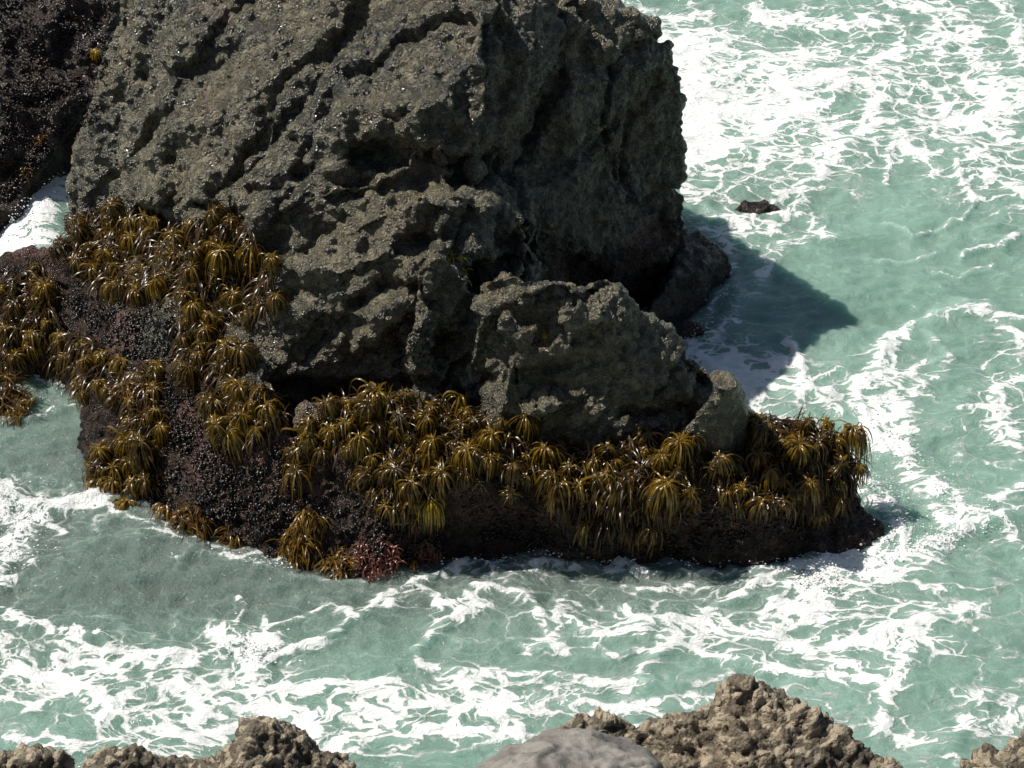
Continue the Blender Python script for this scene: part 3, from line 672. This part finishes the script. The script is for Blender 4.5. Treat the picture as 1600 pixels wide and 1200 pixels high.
def weed_mat():
    cs = []; ws = []
    for poly, _, _, sp in REG:
        xs_ = [p[0] for p in poly]; ys_ = [p[1] for p in poly]
        area = abs(sum(poly[i-1][0]*poly[i][1]-poly[i][0]*poly[i-1][1] for i in range(len(poly))))/2
        for _ in range(int(area/13)):
            u, v = random.uniform(min(xs_), max(xs_)), random.uniform(min(ys_)+15, max(ys_)+25)
            if not inside((u, v-12), poly): continue
            h = pick(u, v, [rock])
            if h is None or h[0][2] < .02: continue
            p, nor = h; d = nor*.7+np.array([random.gauss(0, .5), random.gauss(0, .5), .2]); c = [p.copy()]; st = random.uniform(.14, .34)/7
            for k in range(7):
                d = d+np.array([0, 0, -.4])+nor*.12; d /= np.linalg.norm(d); p = p+d*st; c.append(p.copy())
            cs.append(np.array(c)); ws.append(random.uniform(.010, .022))
    o = ribbons(cs, ws, 'seaweed_mat', M_mat); tag(o, 'dark brown hanging weed filling the gaps under the sea palms', 'seaweed', kind='stuff')
M_mat = frond_material('dark_weed', (.03, .015, .002), (.14, .075, .006), .15)
weed_mat()
# small tufts on bare rock
def tuft(u, v, label, mat, s=.08, n=26, objs=None, name='seaweed_tuft', cat='seaweed', flat=.0, L=.12):
    h = pick(u, v, objs or [rock, back_rock, nub, nub2, end_rock, left_stone])
    if h is None: return
    loc, nor = h; cs = []; ws = []
    for i in range(n):
        a = random.uniform(0, 6.28); r = s*math.sqrt(random.random()); t1 = np.cross(nor, [0, 0, 1.]); t1 /= np.linalg.norm(t1)+1e-6; t2 = np.cross(nor, t1)
        p = loc+t1*r*math.cos(a)+t2*r*math.sin(a)+nor*.01; d = nor*random.uniform(.3, 1)+t1*random.gauss(0, .6)+t2*random.gauss(0, .6); c = [p.copy()]
        st = L*random.uniform(.6, 1.3)/6
        for k in range(6):
            d = d+np.array([0, 0, -.35]); d /= np.linalg.norm(d); p = p+d*st; c.append(p.copy())
        cs.append(np.array(c)-loc); ws.append(random.uniform(.008, .018))
    o = ribbons(cs, ws, name, mat); o.location = Vector(loc); tag(o, label, cat); return o
tuft(705, 398, 'orange-brown seaweed tuft on the grey rock face, upper of two', M_pale, .09, 40)
tuft(722, 425, 'orange-brown seaweed tuft on the grey rock face, lower of two', M_pale, .06, 24)
tuft(853, 522, 'tiny yellow-green seaweed tuft alone on the front of the rounded hump', M_pale, .04, 16, L=.06)
for u, v, lab in [(485,812,'long brown rockweed clump hanging to the waterline below the left of the kelp band'), (468,850,'brown rockweed clump dipping in the sea beside the long hanging one'),
    (530,872,'rounded shiny brown rockweed clump at the waterline, left of the red algae'), (355,848,'brown rockweed clump awash below the mussel bed'), (262,805,'small golden rockweed clump at the foot of the mussel bed, left one'),
    (300,812,'small golden rockweed clump at the foot of the mussel bed, right one'), (640,892,'brown rockweed clump at the waterline, right of the red algae'), (15,612,'brown rockweed clump in the water at the left edge, upper one'), (25,640,'brown rockweed clump in the water at the left edge, lower one'),
    (90,612,'brown rockweed clump lying along the thin white foam line'), (215,612,'brown rockweed clump at the landward end of the thin foam line'), (70,800-170,'brown weed trailing in grey water near the left edge'), (60,215,'rusty brown weed clump low on the black shaded rock, upper one'), (38,268,'rusty brown weed clump low on the black shaded rock, lower one')]:
    if pick(u, v, [rock, back_rock, left_stone]) is None:
        # weed on a low stone awash
        p = P(u, v, .12); cs = []; ws = []
        for i in range(150):
            a = random.uniform(0, 6.28); r = .2*math.sqrt(random.random()); b0 = np.array([math.cos(a)*r*1.5, math.sin(a)*r, .05*(1-r/.2)]); a2 = a+random.gauss(0, .7); L = random.uniform(.1, .22)
            cs.append(np.array([b0+np.array([math.cos(a2)*L*k/6, math.sin(a2)*L*k/6, .05*math.sin(k/6*3.1)-.05*k/6]) for k in range(7)])); ws.append(random.uniform(.012, .022))
        o = ribbons(cs, ws, 'rockweed', M_rockweed); o.location = Vector(p); tag(o, lab, 'seaweed')
    else: tuft(u, v, lab, M_rockweed, .17 if v > 400 else .07, 170 if v > 400 else 30, name='rockweed', L=.2 if v > 400 else .1)
for u, v, lab in [(590,870,'dark red algae clump at the waterline, left of two'), (655,868,'dark red algae clump at the waterline, right of two')]:
    tuft(u, v, lab, M_red, .22, 260, name='red_algae', L=.1)
tuft(1185, 314, 'brown kelp strands draped over the low rock awash in the green surf', frond_material('drowned_kelp', (.05, .035, .015), (.10, .075, .03), .2), .2, 110, objs=[wash_rock], name='kelp_strands', L=.16)

# ------------------------------------------------------------------ mussels (too many to count)
def mussels():
    polys = [[(170,440),(270,470),(280,560),(190,560),(150,520),(100,470)], [(250,600),(330,560),(370,690),(450,700),(480,780),(520,800),(470,880),(330,850),(240,830),(215,780),(255,740)], [(640,470),(720,520),(715,590),(560,605),(600,570)],
             [(560,780),(700,830),(690,880),(560,870),(520,800)], [(700,760),(850,800),(1250,790),(1320,850),(1000,870),(760,850)], [(-10,120),(170,110),(150,200),(90,235),(0,330)], [(0,0),(175,0),(170,110),(0,110)]]
    cntp = [1500, 5200, 420, 800, 1100, 2200, 900]
    prof = [(-1, 0), (-.8, .35), (-.3, .62), (.3, .7), (.75, .5), (1, 0)]; K = 7
    bv = []
    for i, (x, r) in enumerate(prof):
        for j in range(K):
            th = 2*math.pi*j/K; bv.append((x, r*math.cos(th)*.8, r*math.sin(th)*.55))
    bv = np.array(bv); bf = np.array([(i*K+j, i*K+(j+1) % K, (i+1)*K+(j+1) % K, (i+1)*K+j) for i in range(len(prof)-1) for j in range(K)])
    V = []; F = []; o_ = 0
    for poly, N in zip(polys, cntp):
        xs_ = [p[0] for p in poly]; ys_ = [p[1] for p in poly]; k = 0
        while k < N:
            u, v = random.uniform(min(xs_), max(xs_)), random.uniform(min(ys_), max(ys_))
            if not inside((u, v), poly): continue
            k += 1; h = pick(u, v, [rock, back_rock])
            if h is None or h[0][2] < -.05: continue
            loc, nor = h; cl = fbm(loc[None, :]*3.5, 2, 900)[0]
            if cl < random.uniform(-.35, .1): continue
            s = random.uniform(.012, .024)*(1+max(0, cl))
            d = nor+RNG.normal(0, .55, 3); q = Vector(d).to_track_quat('X', 'Z') @ Matrix.Rotation(random.uniform(0, 6.28), 3, 'X').to_quaternion()
            M = np.array(q.to_matrix()); V.append((bv*s)@M.T+loc+nor*s*.4); F.append(bf+o_); o_ += len(bv)
    V = np.concatenate(V); F = np.concatenate(F)
    me = bpy.data.meshes.new('mussel_bed'); me.from_pydata(V.tolist(), [], F.tolist()); shade_smooth(me); me.materials.append(M_mussel)
    o = bpy.data.objects.new('mussel_bed', me); COL.objects.link(o); tag(o, 'bed of small glossy black mussels crusting the lower rock', 'mussels', kind='stuff')
mussels()

# ------------------------------------------------------------------ spray: drops and froth clots thrown up where the sea breaks
def spray():
    runs = [([(95,280),(60,330),(30,385)], 22, .30, 1500), ([(0,780),(30,800),(40,850),(10,890)], 22, .12, 900), ([(0,570),(60,592),(160,598)], 9, .05, 350), ([(160,795),(300,860),(450,890)], 8, .03, 400),
            ([(700,885),(860,868),(1000,884),(1200,880),(1330,868)], 9, .025, 400), ([(1340,750),(1400,790),(1415,850),(1360,875)], 14, .12, 900), ([(1400,870),(1470,850),(1555,812)], 12, .12, 900),
            ([(1290,930),(1260,905),(1330,890)], 18, .08, 600), ([(380,1010),(420,1020)], 20, .09, 350), ([(1070,545),(1120,500),(1160,440)], 12, .05, 300), ([(1070,110),(1095,200),(1075,290)], 20, .08, 500), ([(1360,600),(1400,700),(1500,800)], 18, .05, 700)]
    o8 = np.array([(1, 0, 0), (-1, 0, 0), (0, 1, 0), (0, -1, 0), (0, 0, 1), (0, 0, -1)], float); f8 = np.array([(0, 2, 4), (2, 1, 4), (1, 3, 4), (3, 0, 4), (2, 0, 5), (1, 2, 5), (3, 1, 5), (0, 3, 5)])
    V = []; F = []; k = 0
    for pts, wd, hh, N in runs:
        for _ in range(N):
            i = random.randrange(len(pts)-1); t = random.random()
            u = pts[i][0]*(1-t)+pts[i+1][0]*t+random.gauss(0, wd); v = pts[i][1]*(1-t)+pts[i+1][1]*t+random.gauss(0, wd*.7)
            p = P(u, v, 0); c = fbm(p[None, :]*3.2, 2, 950)[0]
            if c < random.uniform(-.5, .2): continue
            p[2] = .03+abs(random.gauss(0, hh))*(.4+max(0, c)*1.6); r = random.choice((.004, .005, .007, .011))*random.uniform(.7, 1.3)
            V.append(o8*r*np.array([1.3, 1, .9])+p); F.append(f8+k); k += 6
    me = bpy.data.meshes.new('sea_spray'); me.from_pydata(np.concatenate(V).tolist(), [], np.concatenate(F).tolist()); shade_smooth(me)
    t = NT('froth'); t.b.inputs['Base Color'].default_value = (.8, .82, .82, 1); t.b.inputs['Roughness'].default_value = .4; me.materials.append(t.m)
    o = bpy.data.objects.new('sea_spray', me); COL.objects.link(o); tag(o, 'white drops and froth thrown up where the surf meets the rocks', 'spray', kind='stuff')
spray()
